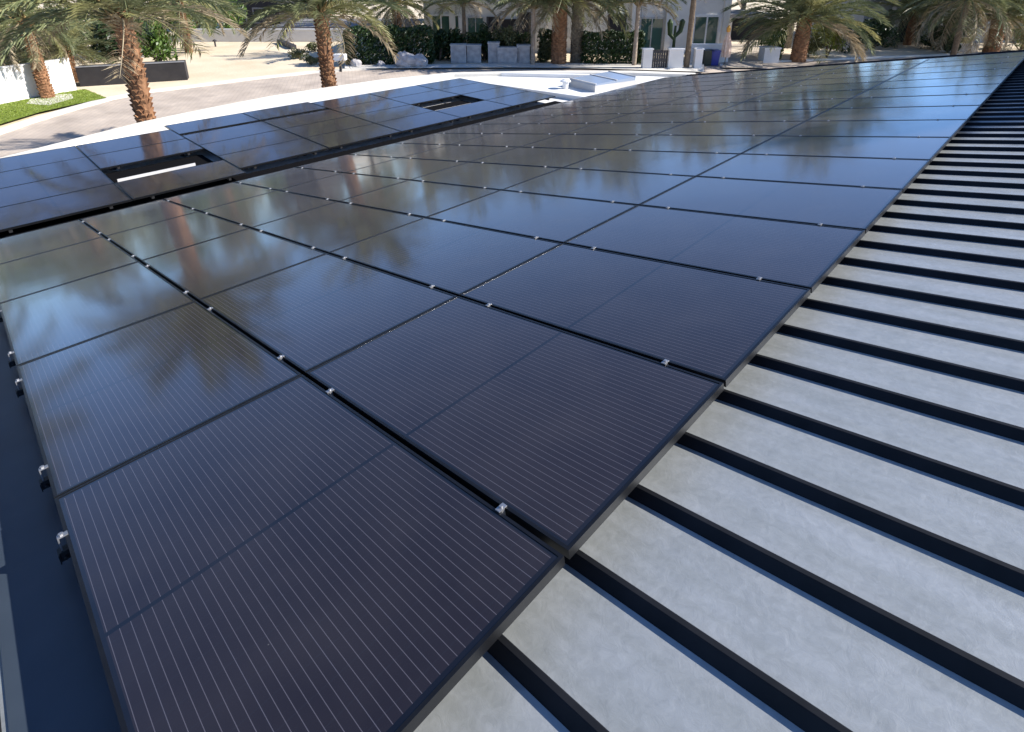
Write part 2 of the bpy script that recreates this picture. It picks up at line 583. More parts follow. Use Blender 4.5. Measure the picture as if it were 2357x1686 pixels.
fl = MB().box(-U1, -U0, -.205, .058, .003, .0045).build('shade_strip', noisy('navy_shade_strip', (0.045, 0.062, 0.085), (0.06, 0.08, 0.105), 3, 0.5, metal=0.2), house, (base.x, 0, base.z), (0, -SLOPE, 0))  # dark strip added where the array shades the roof, shade in its colour
# far side of the ridge, underside, fascia
ridge = RP(U0, 0, -HR)
b2 = MB()
b2.add([(ridge.x + .003, V0, ridge.z - .003), (ridge.x + .003, VEND, ridge.z - .003), (ridge.x + 5, VEND, ridge.z - .94), (ridge.x + 5, V0, ridge.z - .94)], [(0, 3, 2, 1)])
b2.build('rear_roof_slope', M['roof'], house)
eave = RP(U1, 0, -HR - 0.03)
MB().prism([(eave.x + .35, V0 + .3), (ridge.x + 4.6, V0 + .3), (ridge.x + 4.6, VEND - .3), (eave.x + .35, VEND - .3)], 0.0, eave.z - 0.35).build('wall', M['stucco'], house)
e0 = MB()
for vv in (V0 + .05, VEND - .25):
    e0.add([(eave.x + .3, vv, eave.z - .4), (ridge.x, vv, eave.z - .4), (ridge.x + 4.7, vv, eave.z - .4), (ridge.x + 4.7, vv, ridge.z - .96), (ridge.x, vv, ridge.z - .06), (eave.x + .3, vv, eave.z - .02),
            (eave.x + .3, vv + .2, eave.z - .4), (ridge.x, vv + .2, eave.z - .4), (ridge.x + 4.7, vv + .2, eave.z - .4), (ridge.x + 4.7, vv + .2, ridge.z - .96), (ridge.x, vv + .2, ridge.z - .06), (eave.x + .3, vv + .2, eave.z - .02)],
           [(0, 1, 2, 3, 4, 5), (11, 10, 9, 8, 7, 6), (0, 6, 7, 1), (1, 7, 8, 2), (2, 8, 9, 3), (3, 9, 10, 4), (4, 10, 11, 5), (5, 11, 6, 0)])
e0.build('gable', M['stucco'], house)
MB().box(eave.x - 0.04, eave.x - 0.005, V0, VEND, eave.z - 0.12, eave.z + 0.035).build('fascia', M['gap_shade'], house)

# flat white roof with its curved cream coping
ZD = 2.80
edge_px = [(-520, 500), (-250, 425), (-60, 372), (0, 350), (160, 309), (320, 269), (460, 240), (600, 213), (730, 193), (850, 176), (1000, 161), (1200, 157), (1400, 157)]
edge = [G(a, b, 2.9) for a, b in edge_px]
edge.append(Vector((-8.6, 18.7, 0)))
sheet_poly = [(q.x, q.y) for q in edge] + [(-8.0, 18.7), (-8.0, -4.5), (-11.5, -4.5)]
MB().prism(sheet_poly, ZD - 0.25, ZD).build('flat_roof', M['membrane'], house)
cp = MB()
for i, (a, b) in enumerate(zip(edge[:-1], edge[1:])):
    def inward(j):
        a0, b0 = edge[max(j - 1, 0)], edge[min(j + 1, len(edge) - 1)]
        t = Vector((b0.x - a0.x, b0.y - a0.y, 0)).normalized()
        return Vector((t.y, -t.x, 0)) * 0.42
    ia, ib = inward(i), inward(i + 1)
    cp.prism([(a.x + ia.x, a.y + ia.y), (b.x + ib.x, b.y + ib.y), (b.x, b.y), (a.x, a.y)], ZD - 0.3, ZD + 0.10)
cp.build('coping', M['coping'], house)
cx_ = sum(q.x for q in edge) / len(edge)
wl = MB()
for a, b in zip(edge[:-1], edge[1:]):
    a2, b2_ = Vector((a.x + .9, a.y - .5, 0)), Vector((b.x + .9, b.y - .5, 0))
    wl.add([(a2.x, a2.y, 0), (b2_.x, b2_.y, 0), (b2_.x, b2_.y, ZD - .26), (a2.x, a2.y, ZD - .26)], [(0, 1, 2, 3)])
wl.build('lower_wall', M['stucco'], house)
# raised white kerbs on the flat roof beyond the low array
MB().prism([(-13.15, 12.02), (-8.75, 12.62), (-8.75, 12.86), (-13.15, 12.26)], ZD + .002, ZD + .14).build('roof_kerb', M['membrane'], house)
MB().prism([(-13.3, 13.9), (-9.9, 16.4), (-10.0, 16.6), (-13.4, 14.1)], ZD + .002, ZD + .12).build('roof_kerb', M['membrane'], house)
# black strip standing in for the shade in the gap between the two roofs
MB().box(-9.28, eave.x - 0.045, -3.2, 12.0, ZD + 0.003, ZD + 0.05).build('gap_shade', M['gap_shade'], house)

sk = thing('skylight', 'flat blue grey skylight on the white flat roof', 'skylight', (-9.75, 14.85, ZD))
MB().box(-.62, .62, -.85, .85, 0.002, .20).build('curb', M['stucco2'], sk, rot=(0, 0, R(-12)))
MB().add([(-.60, -.83, .202), (.60, -.83, .202), (.60, .83, .202), (-.60, .83, .202), (-.60, -.83, .24), (.60, -.83, .24), (.60, .83, .31), (-.60, .83, .31)],
         [(0, 3, 2, 1), (4, 5, 6, 7), (0, 1, 5, 4), (1, 2, 6, 5), (2, 3, 7, 6), (3, 0, 4, 7)]).build('glazing', M['skyglass'], sk, rot=(0, 0, R(-12)))
for yy in (-.84, 0, .80):
    MB().box(-.62, .62, yy, yy + .04, .2405 + (yy + .83) * .042, .262 + (yy + .87) * .042).build('glazing_bar', M['stucco2'], sk, rot=(0, 0, R(-12)))
vt = thing('roof_vent', 'short white vent hood beside the skylight on flat roof', 'vent', (-10.35, 13.75, ZD))
MB().tube([(0, 0, 0.002), (0, 0, .22)], .09, 14).build('pipe', M['white'], vt)
MB().tube([(0, 0, .2205), (0, 0, .25), (0, 0, .30)], [.17, .16, .05], 14).build('hood', M['white'], vt)

# ------------------------------------------------------------------ solar panels
FT = 0.011
frame = MB()
frame.box(-PL / 2, PL / 2, -PW / 2, -PW / 2 + FT, -0.032, 0.0)
frame.box(-PL / 2, PL / 2, PW / 2 - FT, PW / 2, -0.032, 0.0)
frame.box(-PL / 2, -PL / 2 + FT, -PW / 2 + FT, PW / 2 - FT, -0.032, 0.0)
frame.box(PL / 2 - FT, PL / 2, -PW / 2 + FT, PW / 2 - FT, -0.032, 0.0)
frame_me = frame.mesh('frame', M['frame'])
lam_me = MB().box(-PL / 2 + FT, PL / 2 - FT, -PW / 2 + FT, PW / 2 - FT, -0.008, -0.0025).mesh('laminate', M['cells'])
cl = MB()
cl.box(-.010, .010, -.017, .017, .0005, .0045)
cl.tube([(0, 0, .0046), (0, 0, .010)], .006, 6)
cl.box(-.009, .009, -.0075, .0075, -.05, .0005)
clamp_me = cl.mesh('clamp', M['silver'])
ec = MB()
ec.box(-.011, .011, -.022, .009, .0005, .005)
ec.box(-.011, .011, -.022, -.018, -.045, .0005)
ec.tube([(0, -.010, .0051), (0, -.010, .013)], .008, 6)
end_me = ec.mesh('end_clamp', M['silver'])
ft = MB()
ft.box(-.018, .018, -.030, .004, -.080, -.046)
ft.box(-.024, .024, -.034, -.0305, -.084, -.050)
ft.tube([(-.034, -.016, -.066), (.034, -.016, -.066)], .006, 6)
foot_me = ft.mesh('rail_end', M['black'])
rail_me = MB().box(-.02, .02, -.4960, .5165, -.078, -.0385).mesh('rail', M['black'])


def ordn(n):
    return 'first second third fourth fifth sixth seventh eighth ninth tenth eleventh twelfth thirteenth fourteenth fifteenth sixteenth'.split()[n - 1]


PU, PV = 1.70, 1.0131
jr = random.Random(8)
for r in range(16):
    for c in range(5):
        ctr = RP((c + .5) * PU, (r + .5) * PV, 0)
        t = thing('solar_panel', 'sloping roof solar panel, %s row from the front, %s from the bare metal' % (ordn(r + 1), ordn(c + 1)), 'solar panel',
                  ctr, group='solar panels on the sloping metal roof',
                  rot=(R(jr.uniform(-.07, .07)), -SLOPE + R(jr.uniform(-.06, .06)), 0))
        link('frame', frame_me, t)
        link('laminate', lam_me, t)
        for s in (-1, 1):
            link('rail', rail_me, t, (s * 0.575, 0, 0))
            if r == 0:
                link('end_clamp', end_me, t, (s * 0.575, -PW / 2, 0))
                link('rail_end', foot_me, t, (s * 0.575, -PW / 2, 0))
            else:
                link('clamp', clamp_me, t, (s * 0.575, -PV / 2, 0))

ZL = CAM.z - 3.2
PX2 = 1.0
lrail = MB().box(-.02, .02, -.4925, .4925, -.075, -.0385)
lrail.box(-.03, .03, -.05, .05, -(ZL - ZD) + .002, -.0755)
lrail_me = lrail.mesh('rail', M['black'])
for r in range(4):
    for c in range(-2, 6):
        if r == 1 and c in (0, 4):
            continue
        x = (-8.92 if c <= 0 else -9.22) - (r + .5) * PX2
        if r == 3 and c in (1, 2):
            x -= 0.16
        y = 1.75 + (c + .5) * 1.70
        t = thing('solar_panel', 'flat roof solar panel, %s row beyond the black gap, %s from the left' % (ordn(r + 1), ordn(c + 3)), 'solar panel',
                  (x, y, ZL), group='solar panels on the white flat roof', rot=(R(jr.uniform(-.12, .12)), R(jr.uniform(-.12, .12)), R(90)))
        link('frame', frame_me, t)
        link('laminate', lam_me, t)
        for s in (-1, 1):
            link('rail', lrail_me, t, (s * 0.575, 0, 0))
# vents coloured black to stand in for the shade in the two openings
for nm, yy, lb in (('left', 2.6, 'roof vent coloured black as shade in the left opening of the low array'), ('right', 9.42, 'roof vent coloured black as shade in the right opening of the low array')):
    t = thing('roof_vent', lb, 'vent', (-10.60 if nm == 'left' else -10.74, yy, ZD), group='vents in the openings')
    MB().box(-.44, .40, -.82, .82, .002, .05).build('base', M['gap_shade'], t)
    MB().box(-.40, .34, -.78, .78, .0505, .07).build('cover', M['gap_shade'], t)
    MB().box(.37, .40, -.76, .45, .0505, .16).build('trim', M['stucco2'], t)

# ------------------------------------------------------------------ plants
def frond_mesh(L, bend, seed, m, nl=60, leaf=0.46):
    r = random.Random(seed)
    mb = MB()
    pts, ang, pos = [], 0.0, Vector((0, 0, 0))
    st = 14
    for i in range(st + 1):
        pts.append(pos.copy())
        t = i / st
        ang = -bend * t ** 1.5
        pos = pos + Vector((math.cos(ang), 0, math.sin(ang))) * (L / st)
    mb.tube(pts, [0.028 * (1 - i / st) + .005 for i in range(st + 1)], 4)

    def at(t):
        q = t * st
        i = min(int(q), st - 1)
        return pts[i].lerp(pts[i + 1], q - i), (pts[i + 1] - pts[i]).normalized()
    for i in range(nl):
        t = .14 + .86 * i / nl
        p, d = at(t)
        ll = leaf * (0.55 + 0.9 * math.sin(math.pi * min(1, t * .9 + .06))) * r.uniform(.8, 1.1)
        for s in (-1, 1):
            up = Vector((-d.z, 0, d.x))
            dr = (d * r.uniform(.6, 1.0) + Vector((0, s, 0)) * r.uniform(.7, 1.0) + up * r.uniform(.1, .55)).normalized()
            tip = p + dr * ll + Vector((0, 0, -ll * r.uniform(.05, .3)))
            mid = p + dr * ll * .5
            w = (up * r.uniform(.3, 1) + d * r.uniform(.4, 1)).normalized() * r.uniform(.017, .028)
            mb.add([p - w * .5, mid - w, tip, mid + w], [(0, 1, 2, 3)])
    return mb.mesh('frond', m)


FR = {}
for key, m in (('g', 'frond'), ('y', 'frond_y'), ('d', 'frond_d')):
    FR[key] = [frond_mesh(2.9, b, 20 + i, M[m]) for i, b in enumerate((0.5, 0.85, 1.2, 1.6))]


def trunk_mesh(h, r0, r1, seed, m, boots=True, lean=0.0):
    r = random.Random(seed)
    mb = MB()
    n = max(6, int(h / .25))
    pts = [(lean * (i / n) ** 2, 0, h * i / n) for i in range(n + 1)]
    rad = [(r0 + (r1 - r0) * i / n) * r.uniform(.95, 1.05) for i in range(n + 1)]
    mb.tube(pts, rad, 12)
    if boots:
        rows = int(h / .13)
        for k_ in range(rows):
            z = .08 + k_ * .13
            rr = r0 + (r1 - r0) * z / h
            for j in range(8):
                if r.random() < .08:
                    continue
                a = (j + .5 * (k_ % 2)) * math.pi / 4 + r.uniform(-.08, .08)
                ca, sa = math.cos(a), math.sin(a)
                lx = lean * (z / h) ** 2
                o = r.uniform(.035, .075)
                w = rr * .36

                def P(rad_, tang, zz):
                    return (lx + ca * rad_ - sa * tang, sa * rad_ + ca * tang, zz)
                mb.add([P(rr * .9, -w, z - .06), P(rr * .9, w, z - .06), P(rr + o, w * .55, z + .07), P(rr + o, -w * .55, z + .07), P(rr * .9, 0, z + .10)],
                       [(0, 1, 2, 3), (3, 2, 4), (1, 4, 2), (0, 3, 4)])
    return mb.mesh('trunk', m)


def palm(name, label, loc, h, r0, r1, seed, tm='trunk', scale=1.0, nf=46, boots=True, dead=.16, yellow=.15, group='palm trees around the street', spread=(-38, 82), lean=0.0, bmax=3):
    r = random.Random(seed)
    t = thing(name, label, 'palm tree', loc, r.uniform(0, 6.28) if not lean else 0, group)
    link('trunk', trunk_mesh(h, r0, r1, seed, M[tm], boots, lean), t)
    mb = MB()
    for j in range(26):
        a, z = r.uniform(0, 6.28), r.uniform(-.45, .25)
        d = Vector((math.cos(a), math.sin(a), r.uniform(.5, 1.4))).normalized()
        b = Vector((math.cos(a) * r1 * .9, math.sin(a) * r1 * .9, z))
        mb.tube([b, b + d * r.uniform(.25, .5)], [.06, .025], 4)
    mb.tube([(0, 0, -.3), (0, 0, .15), (0, 0, .6)], [r1, r1 * .8, .04], 8)
    crown = mb.build('crown', M['boots'], t, (lean, 0, h))
    for j in range(nf):
        q = j / nf
        el = spread[1] + (spread[0] - spread[1]) * q ** .8 + r.uniform(-7, 7)
        az = j * 2.39996 + r.uniform(-.2, .2)
        key = 'g'
        if q > 1 - dead:
            key = 'd' if r.random() < .75 else 'y'
        elif r.random() < yellow:
            key = 'y'
        i = min(bmax, max(0, int(r.uniform(0, 2) + 2.2 * q)))
        sc = scale * r.uniform(.85, 1.1)
        f = link('frond', FR[key][i], crown, (math.cos(az) * r1 * .5, math.sin(az) * r1 * .5, .1 - .3 * q), (r.uniform(-.4, .4), -R(el), az), sc)
    return t


def leafcloud(mb, r, n, pt, size):
    for _ in range(n):
        p = pt()
        d = Vector((r.gauss(0, 1), r.gauss(0, 1), r.gauss(0, 1))).normalized()
        e = d.orthogonal().normalized()
        f = d.cross(e)
        s = size * r.uniform(.6, 1.3)
        mb.add([p - e * s, p + f * s * .45, p + e * s, p - f * s * .45], [(0, 1, 2, 3)])


def shrub(name, label, loc, rx, ry, h, n, m, seed, group=None, cat='shrub', size=.11, lobes=7):
    r = random.Random(seed)
    t = thing(name, label, cat, loc, r.uniform(0, 3), group)
    mb = MB()
    lb = [(Vector((r.uniform(-.6, .6) * rx, r.uniform(-.6, .6) * ry, h * r.uniform(.3, .78))), r.uniform(.3, .55)) for _ in range(lobes)]

    def pt():
        c, k_ = r.choice(lb)
        d = Vector((r.gauss(0, 1), r.gauss(0, 1), r.gauss(0, 1))).normalized() * (r.uniform(.55, 1) ** .6)
        q = c + Vector((d.x * rx * k_, d.y * ry * k_, d.z * h * k_ * .7))
        q.z = max(.05, q.z)
        return q
    leafcloud(mb, r, n, pt, size)
    mb.build('foliage', M[m], t)
    st = MB()
    for c, k_ in lb:
        st.tube([(0, 0, 0), tuple(c * .5 + Vector((0, 0, .05))), tuple(c)], [.05, .035, .015], 5)
    st.build('stem', M['wood'], t)
    return t


def hedge(name, label, a, b, depth, h, n, m, seed, group='clipped hedges', size=.10, top=0.08):
    r = random.Random(seed)
    ctr = (a + b) / 2
    L = (b - a).length
    t = thing(name, label, 'hedge', (ctr.x, ctr.y, 0), math.atan2(b.y - a.y, b.x - a.x), group)
    mb = MB()

    def pt():
        f = r.random()
        x, y, z = r.uniform(-L / 2, L / 2), r.uniform(-depth / 2, depth / 2), r.uniform(.1, h)
        if f < .25:
            z = h + r.uniform(-.18, top + .1 * math.sin(x * 3 + seed))
        elif f < .85:
            y = (-1 if r.random() < .7 else 1) * depth / 2 + r.gauss(0, .07) + .08 * math.sin(x * 2.3 + z * 2)
        elif f < .95:
            x = r.choice((-1, 1)) * L / 2 + r.gauss(0, .07)
        return Vector((x, y, z))
    leafcloud(mb, r, n, pt, size)
    mb.build('foliage', M[m], t)
    st = MB()
    for i in range(max(2, int(L / .7))):
        x = -L / 2 + .3 + i * .7
        st.tube([(x, 0, 0), (x + .05, .03, h * .6)], [.05, .02], 5)
        st.tube([(x, 0, h * .3), (x + .2, .1, h * .8)], [.03, .012], 5)
    st.build('stem', M['wood'], t)
    return t


# the two date palms close beyond the flat roof
p1 = B(324, 15.0, 2.4)
palm('date_palm', 'thick date palm with rough orange trunk just beyond the cream roof edge', (p1.x, p1.y, 0), ZAT(24, 15.0), .225, .205, 5, nf=50, spread=(2, 84), dead=.1, bmax=2)
p2 = B(727, 21.0, 2.6)
palm('date_palm', 'dark brown date palm at the bend of the cream roof edge', (p2.x, p2.y, 0), ZAT(22, 21.0), .25, .23, 6, nf=50, dead=.2, spread=(-8, 84), bmax=2)
# far left
p0 = G(108, 222)
palm('date_palm', 'leaning slim date palm in front of the white garden wall', (p0.x, p0.y, .1), ZAT(58, 28.9) + .2, .30, .22, 7, nf=44, lean=-.9)
q = B(8, 31.0)
palm('date_palm', 'low bushy palm behind the white garden wall at the far left', (q.x, q.y, 0), 1.5, .3, .28, 8, nf=40, scale=1.0)
q = B(165, 34.0)
palm('date_palm', 'low arching palm between white wall and charcoal wall', (q.x, q.y, 0), 1.9, .28, .25, 9, nf=44, scale=1.05, yellow=.3)
q = B(420, 47.0)
palm('date_palm', 'grey green palm behind the far end of the sand lot', (q.x, q.y, 0), 4.5, .28, .25, 10, nf=44, scale=1.5)
q = B(885, 45.0)
palm('date_palm', 'yellowing palm with dark trunk rising behind the left hedge', (q.x, q.y, 0), ZAT(5, 45), .32, .3, 12, nf=48, yellow=.7, dead=.4, spread=(-62, 80), scale=1.4)
# row in front of the white house
q = B(1238, 40.5)
palm('date_palm', 'stout reddish palm trunk between the hedges of the white house', (q.x, q.y, 0), ZAT(-8, 40.5), .52, .48, 13, nf=50, spread=(-12, 82), bmax=2, yellow=.35, scale=1.5)
q = B(1277, 41.5)
palm('date_palm', 'stout mossy green palm trunk beside the reddish one', (q.x, q.y, 0), ZAT(-14, 41.5), .42, .40, 14, tm='trunk2', nf=50, spread=(-12, 82), bmax=2, yellow=.35, scale=1.5)
for px, d, lb, rr, top in ((1181, 40.0, 'slim pale trunked palm left of the stout pair', .17, 28), (1405, 39.6, 'slim pale trunked palm before the right hedge', .16, 22), (1521, 38.6, 'slim dark trunked palm beside the white gate pillar', .2, -20), (1031, 43.0, 'slim dark palm before the glazed bay of the white house', .15, 25)):
    q = B(px, d)
    palm('slim_palm', lb, (q.x, q.y, 0), ZAT(top - 22, d), rr, rr * .85, int(px), spread=(-4, 80), bmax=2, tm='trunk3' if 'pale' in lb else 'wood', nf=34, boots=False, scale=1.1, yellow=.3)
q = B(1768, 42.0)
palm('date_palm', 'reddish palm with wide low crown right of the paved drive', (q.x, q.y, 0), ZAT(38, 42), .52, .46, 17, nf=64, spread=(-14, 80), bmax=2, scale=1.75)
q = B(2195, 46.0)
palm('date_palm', 'far right palm with brown trunk low against the roof end', (q.x, q.y, 0), ZAT(35, 46), .55, .5, 18, nf=64, spread=(-16, 80), scale=1.75, yellow=.3)
q = B(2010, 52.0)
palm('date_palm', 'dark palm behind the dark porch', (q.x, q.y, 0), ZAT(20, 52), .3, .28, 19, nf=60, scale=1.8)
q = B(2110, 43.0)
palm('date_palm', 'drooping palm over the low white wall', (q.x, q.y, 0), ZAT(-10, 43), .2, .2, 21, tm='wood', boots=False, nf=50, scale=1.5)
# taller palms behind the houses: the glass mirrors their crowns
for i, (px, d, h, lb) in enumerate(((1120, 60, 7.5, 'tall palm behind the left bays of the white house'), (1330, 60, 8.5, 'tall palm behind the middle of the white house'), (1500, 61, 8.0, 'tall palm behind the right bays of the white house'),
                                    (1640, 63, 9.0, 'tall palm behind the dark carport'), (1745, 50, 9.5, 'tall slim palm behind the clipped hedge column'), (1870, 58, 9.0, 'tall palm left of the dark porch'),
                                    (2180, 60, 9.0, 'tall palm behind the right end of the porch house'), (2300, 52, 8.5, 'tall palm past the right end of the porch house'), (980, 62, 7.0, 'tall palm behind the glazed bay'), (690, 74, 8.0, 'tall palm behind the low garage'), (560, 78, 7.5, 'tall palm behind the dark brown building'))):
    q = B(px, d)
    palm('date_palm', lb, (q.x, q.y, 0), h, .26, .23, 60 + i, tm='trunk2', nf=56, scale=1.7, spread=(-35, 80), group='tall palms behind the houses')
# palms at the left, beyond the frame, mirrored in the left panels
for i, (x, y, h, lb) in enumerate(((-18.0, -3.6, 6.2, 'palm left of the flat roof, nearest the street bend'), (-22.5, -3.0, 7.0, 'palm left of the flat roof, across the pavers'), (-19.0, -9.0, 7.5, 'palm left of the flat roof, behind the camera'))):
    palm('date_palm', lb, (x, y, 0), h, .26, .23, 80 + i, nf=60, scale=1.4, spread=(-35, 80), group='palms left of the house')
# palms beside the house whose shade falls on the seams
palm('date_palm', 'tall palm right of the house, closest to the camera of three', (10.8, 19.9, 0), 11.5, .3, .27, 22, nf=80, scale=1.3)
palm('date_palm', 'tallest of the three palms right of the house', (11.6, 22.2, 0), 12.0, .3, .27, 23, nf=80, scale=1.3)
palm('date_palm', 'tall palm right of the house, farthest of three', (10.8, 24.8, 0), 11.5, .3, .27, 24, nf=80, scale=1.3)

# ------------------------------------------------------------------ left: wall, planter wall, sand lot
w = thing('garden_wall', 'white stucco garden wall behind the leaning palm at far left', 'wall', (0, 0, 0))
pts = [G(-200, 275), G(0, 237), G(115, 216), G(172, 204)]
wm = MB()
for a, b in zip(pts[:-1], pts[1:]):
    t_ = (b - a).normalized()
    n_ = Vector((-t_.y, t_.x, 0)) * .25
    wm.prism([(a.x, a.y), (b.x, b.y), (b.x + n_.x, b.y + n_.y), (a.x + n_.x, a.y + n_.y)][::1], 0, 1.75)
wm.build('wall', M['stucco'], w)
cm = MB()
for a, b in zip(pts[:-1], pts[1:]):
    t_ = (b - a).normalized()
    n_ = Vector((-t_.y, t_.x, 0))
    cm.prism([(a.x - n_.x * .04, a.y - n_.y * .04), (b.x - n_.x * .04, b.y - n_.y * .04), (b.x + n_.x * .29, b.y + n_.y * .29), (a.x + n_.x * .29, a.y + n_.y * .29)], 1.7505, 1.83)
cm.build('cap', M['stucco'], w)
w = thing('planter_wall', 'low charcoal planter wall behind the thick date palm', 'wall', (0, 0, 0))
a, b = G(178, 193), G(416, 178)
t_ = (b - a).normalized()
n_ = Vector((-t_.y, t_.x, 0)) * 1.0
if n_.dot(FH) < 0:
    n_ = -n_
MB().prism([(a.x, a.y), (b.x, b.y), (b.x + n_.x, b.y + n_.y), (a.x + n_.x, a.y + n_.y)], 0, 1.08).build('wall', M['darkwall'], w)
n2 = n_ * .98
MB().prism([(a.x - n_.x * .03, a.y - n_.y * .03), (b.x - n_.x * .03 + t_.x * .03, b.y - n_.y * .03 + t_.y * .03), (b.x + n_.x * .2, b.y + n_.y * .2), (a.x + n_.x * .2, a.y + n_.y * .2)], 1.0805, 1.13).build('cap', M['roofgrey'], w)
for px, d, rx, h, m, lb, n_l in ((262, 36.5, 1.9, 3.6, 'hedge', 'dark rounded shrub behind the charcoal planter wall', 2600), (362, 37.0, 1.5, 3.3, 'bush', 'bright green shrub above the right end of the charcoal wall', 2600),
                                (60, 34.0, 2.2, 3.0, 'bush_o', 'olive shrub behind the white garden wall', 2200), (-60, 33.0, 2.2, 3.2, 'bush_o', 'pale shrub at the far left behind the white wall', 1800),
                                (430, 56.0, 3.0, 4.2, 'bush_o', 'olive shrub left of the dark building', 2200), (385, 50.0, 2.6, 4.4, 'bush', 'tall green shrub behind the sand lot', 2400), (480, 58.0, 2.6, 3.8, 'bush', 'round green shrub against the dark building', 2200),
                                (200, 43.0, 3.2, 5.0, 'bush_o', 'tall olive shrub behind the low arching palm', 2600), (120, 42.0, 3.0, 4.6, 'bush', 'tall green shrub behind the olive one at left', 2400), (300, 46.0, 3.0, 5.2, 'bush_o', 'tall loose shrub behind the thick date palm', 2400)):
    q = B(px, d)
    shrub('shrub', lb, (q.x, q.y, 0), rx, rx, h, n_l, m, int(px) + 300, 'shrubs at the left', size=.15)

def broad_tree(label, px, d, h, rad, seed, m='bush_o', n=3000, at=None):
    r = random.Random(seed)
    q = Vector((at[0], at[1], 0)) if at else B(px, d)
    t = thing('broad_tree', label, 'tree', (q.x, q.y, 0), 0, 'broad trees behind the houses')
    lb = []
    tr = MB()
    tr.tube([(0, 0, 0), (.1, 0, h * .25), (0, .1, h * .5)], [.28, .22, .14], 8)
    for _ in range(14):
        a, el = r.uniform(0, 6.28), r.uniform(.1, 1)
        c = Vector((math.cos(a) * rad * .72 * el, math.sin(a) * rad * .72 * el, h * r.uniform(.42, .86)))
        lb.append((c, r.uniform(.26, .44) * rad))
        tr.tube([(0, 0, h * .3), tuple(c * .55 + Vector((0, 0, h * .16))), tuple(c)], [.12, .08, .03], 5)
    tr.build('trunk', M['wood'], t)

    def pt():
        c, k_ = r.choice(lb)
        d_ = Vector((r.gauss(0, 1), r.gauss(0, 1), r.gauss(0, 1))).normalized() * r.uniform(.6, 1.05)
        return c + Vector((d_.x * k_, d_.y * k_, d_.z * k_ * .7))
    cm_ = MB()
    leafcloud(cm_, r, n, pt, .24)
    cm_.build('crown', M[m], t)


for i, (px, d, h, lb) in enumerate(((250, 62, 9, 'broad olive tree behind the tall loose shrub'), (400, 72, 9, 'broad olive tree left of the dark brown building'), (620, 80, 10, 'broad olive tree behind the dark brown building'), (760, 76, 10, 'broad olive tree behind the low garage'),
                                    (900, 74, 9.5, 'broad olive tree between garage and white house'), (1080, 66, 9.5, 'broad olive tree behind the left of the white house'), (1260, 67, 10, 'broad olive tree behind the middle of the white house'), (1440, 68, 9.5, 'broad olive tree behind the right of the white house'),
                                    (1640, 70, 9, 'broad olive tree behind the carport'), (1800, 64, 8.5, 'broad olive tree behind the reddish palm'), (2240, 70, 9, 'broad olive tree behind the porch house'), (60, 52, 8, 'broad olive tree at the far left'), (-120, 46, 8, 'broad olive tree beyond the left end of the wall'))):
    broad_tree(lb, px, d, h, 4.6, 400 + i, 'bush_o' if i % 3 else 'bush')

broad_tree('broad dense tree added out of view left of the flat roof, nearest the camera', 0, 0, 13.5, 5.2, 450, 'bush_o', 6500, at=(-17.5, -5.2))  # unseen trees added to block sky light on the left strip, also mirrored
broad_tree('broad dense tree added out of view left of the flat roof, over the pavers', 0, 0, 13, 5.0, 451, 'bush', 5500, at=(-27.0, -5.0))

# white low wall at the back of the lot, dark building and garage beyond
w = thing('lot_wall', 'long low white wall at the back of the sand lot', 'wall', (0, 0, 0))
a, b = B(395, 54.5), B(770, 54.5)
MB().prism([(a.x, a.y), (b.x, b.y), (b.x + FH.x * .3, b.y + FH.y * .3), (a.x + FH.x * .3, a.y + FH.y * .3)], 0, 1.05).build('wall', M['stucco'], w)
MB().prism([(a.x - FH.x * .05, a.y - FH.y * .05), (b.x - FH.x * .05, b.y - FH.y * .05), (b.x + FH.x * .35, b.y + FH.y * .35), (a.x + FH.x * .35, a.y + FH.y * .35)], 1.0505, 1.15).build('cap', M['white'], w)
TH = AZ


def facing(px, d):
    q = B(px, d)
    return (q.x, q.y, 0), AZ      # local x = right, local y = away


def span(x0, x1, d, z):
    """width in metres between two photo columns at depth d"""
    return (B(x1, d, z) - B(x0, d, z)).length


def bldg(name, label, px0, px1, d, h, depth, m, roofm, cat='house'):
    loc, rz = facing((px0 + px1) / 2, d)
    t = thing(name, label, cat, loc, rz)
    wd = span(px0, px1, d, 1.5) / 2
    MB().box(-wd, wd, 0, depth, 0, h).build('wall', m, t)
    MB().box(-wd - .5, wd + .5, -.7, depth + .5, h + .001, h + .35).build('roof', roofm, t)
    return t, (px0 + px1) / 2, d


def lx(px, pc, d, z=1.5):
    return (B(px, d, z) - B(pc, d, z)).dot(RT)


def window(t, pc, d, x0, x1, y0, y1, glass='glass', fm='white', fw=.09, mull=1, name='window'):
    """glazed opening between photo columns x0..x1 and rows y0 (top)..y1"""
    a, b, z1, z0 = lx(x0, pc, d), lx(x1, pc, d), ZAT(y0, d), max(.02, ZAT(y1, d))
    f = MB()
    f.box(a - fw, b + fw, -.10, -.002, z1, z1 + fw)
    f.box(a - fw, b + fw, -.10, -.002, z0 - min(fw, z0 - .01), z0)
    f.box(a - fw, a, -.10, -.002, z0, z1)
    f.box(b, b + fw, -.10, -.002, z0, z1)
    for i in range(mull):
        x = a + (b - a) * (i + 1) / (mull + 1)
        f.box(x - fw * .3, x + fw * .3, -.085, -.002, z0, z1)
    w_ = f.build(name, M[fm], t)
    for i in range(mull + 1):
        x0_, x1_ = a + (b - a) * i / (mull + 1), a + (b - a) * (i + 1) / (mull + 1)
        MB().box(x0_ + fw * .3, x1_ - fw * .3, -.05, -.02, z0, z1).build('pane', M[glass], w_)
    return w_


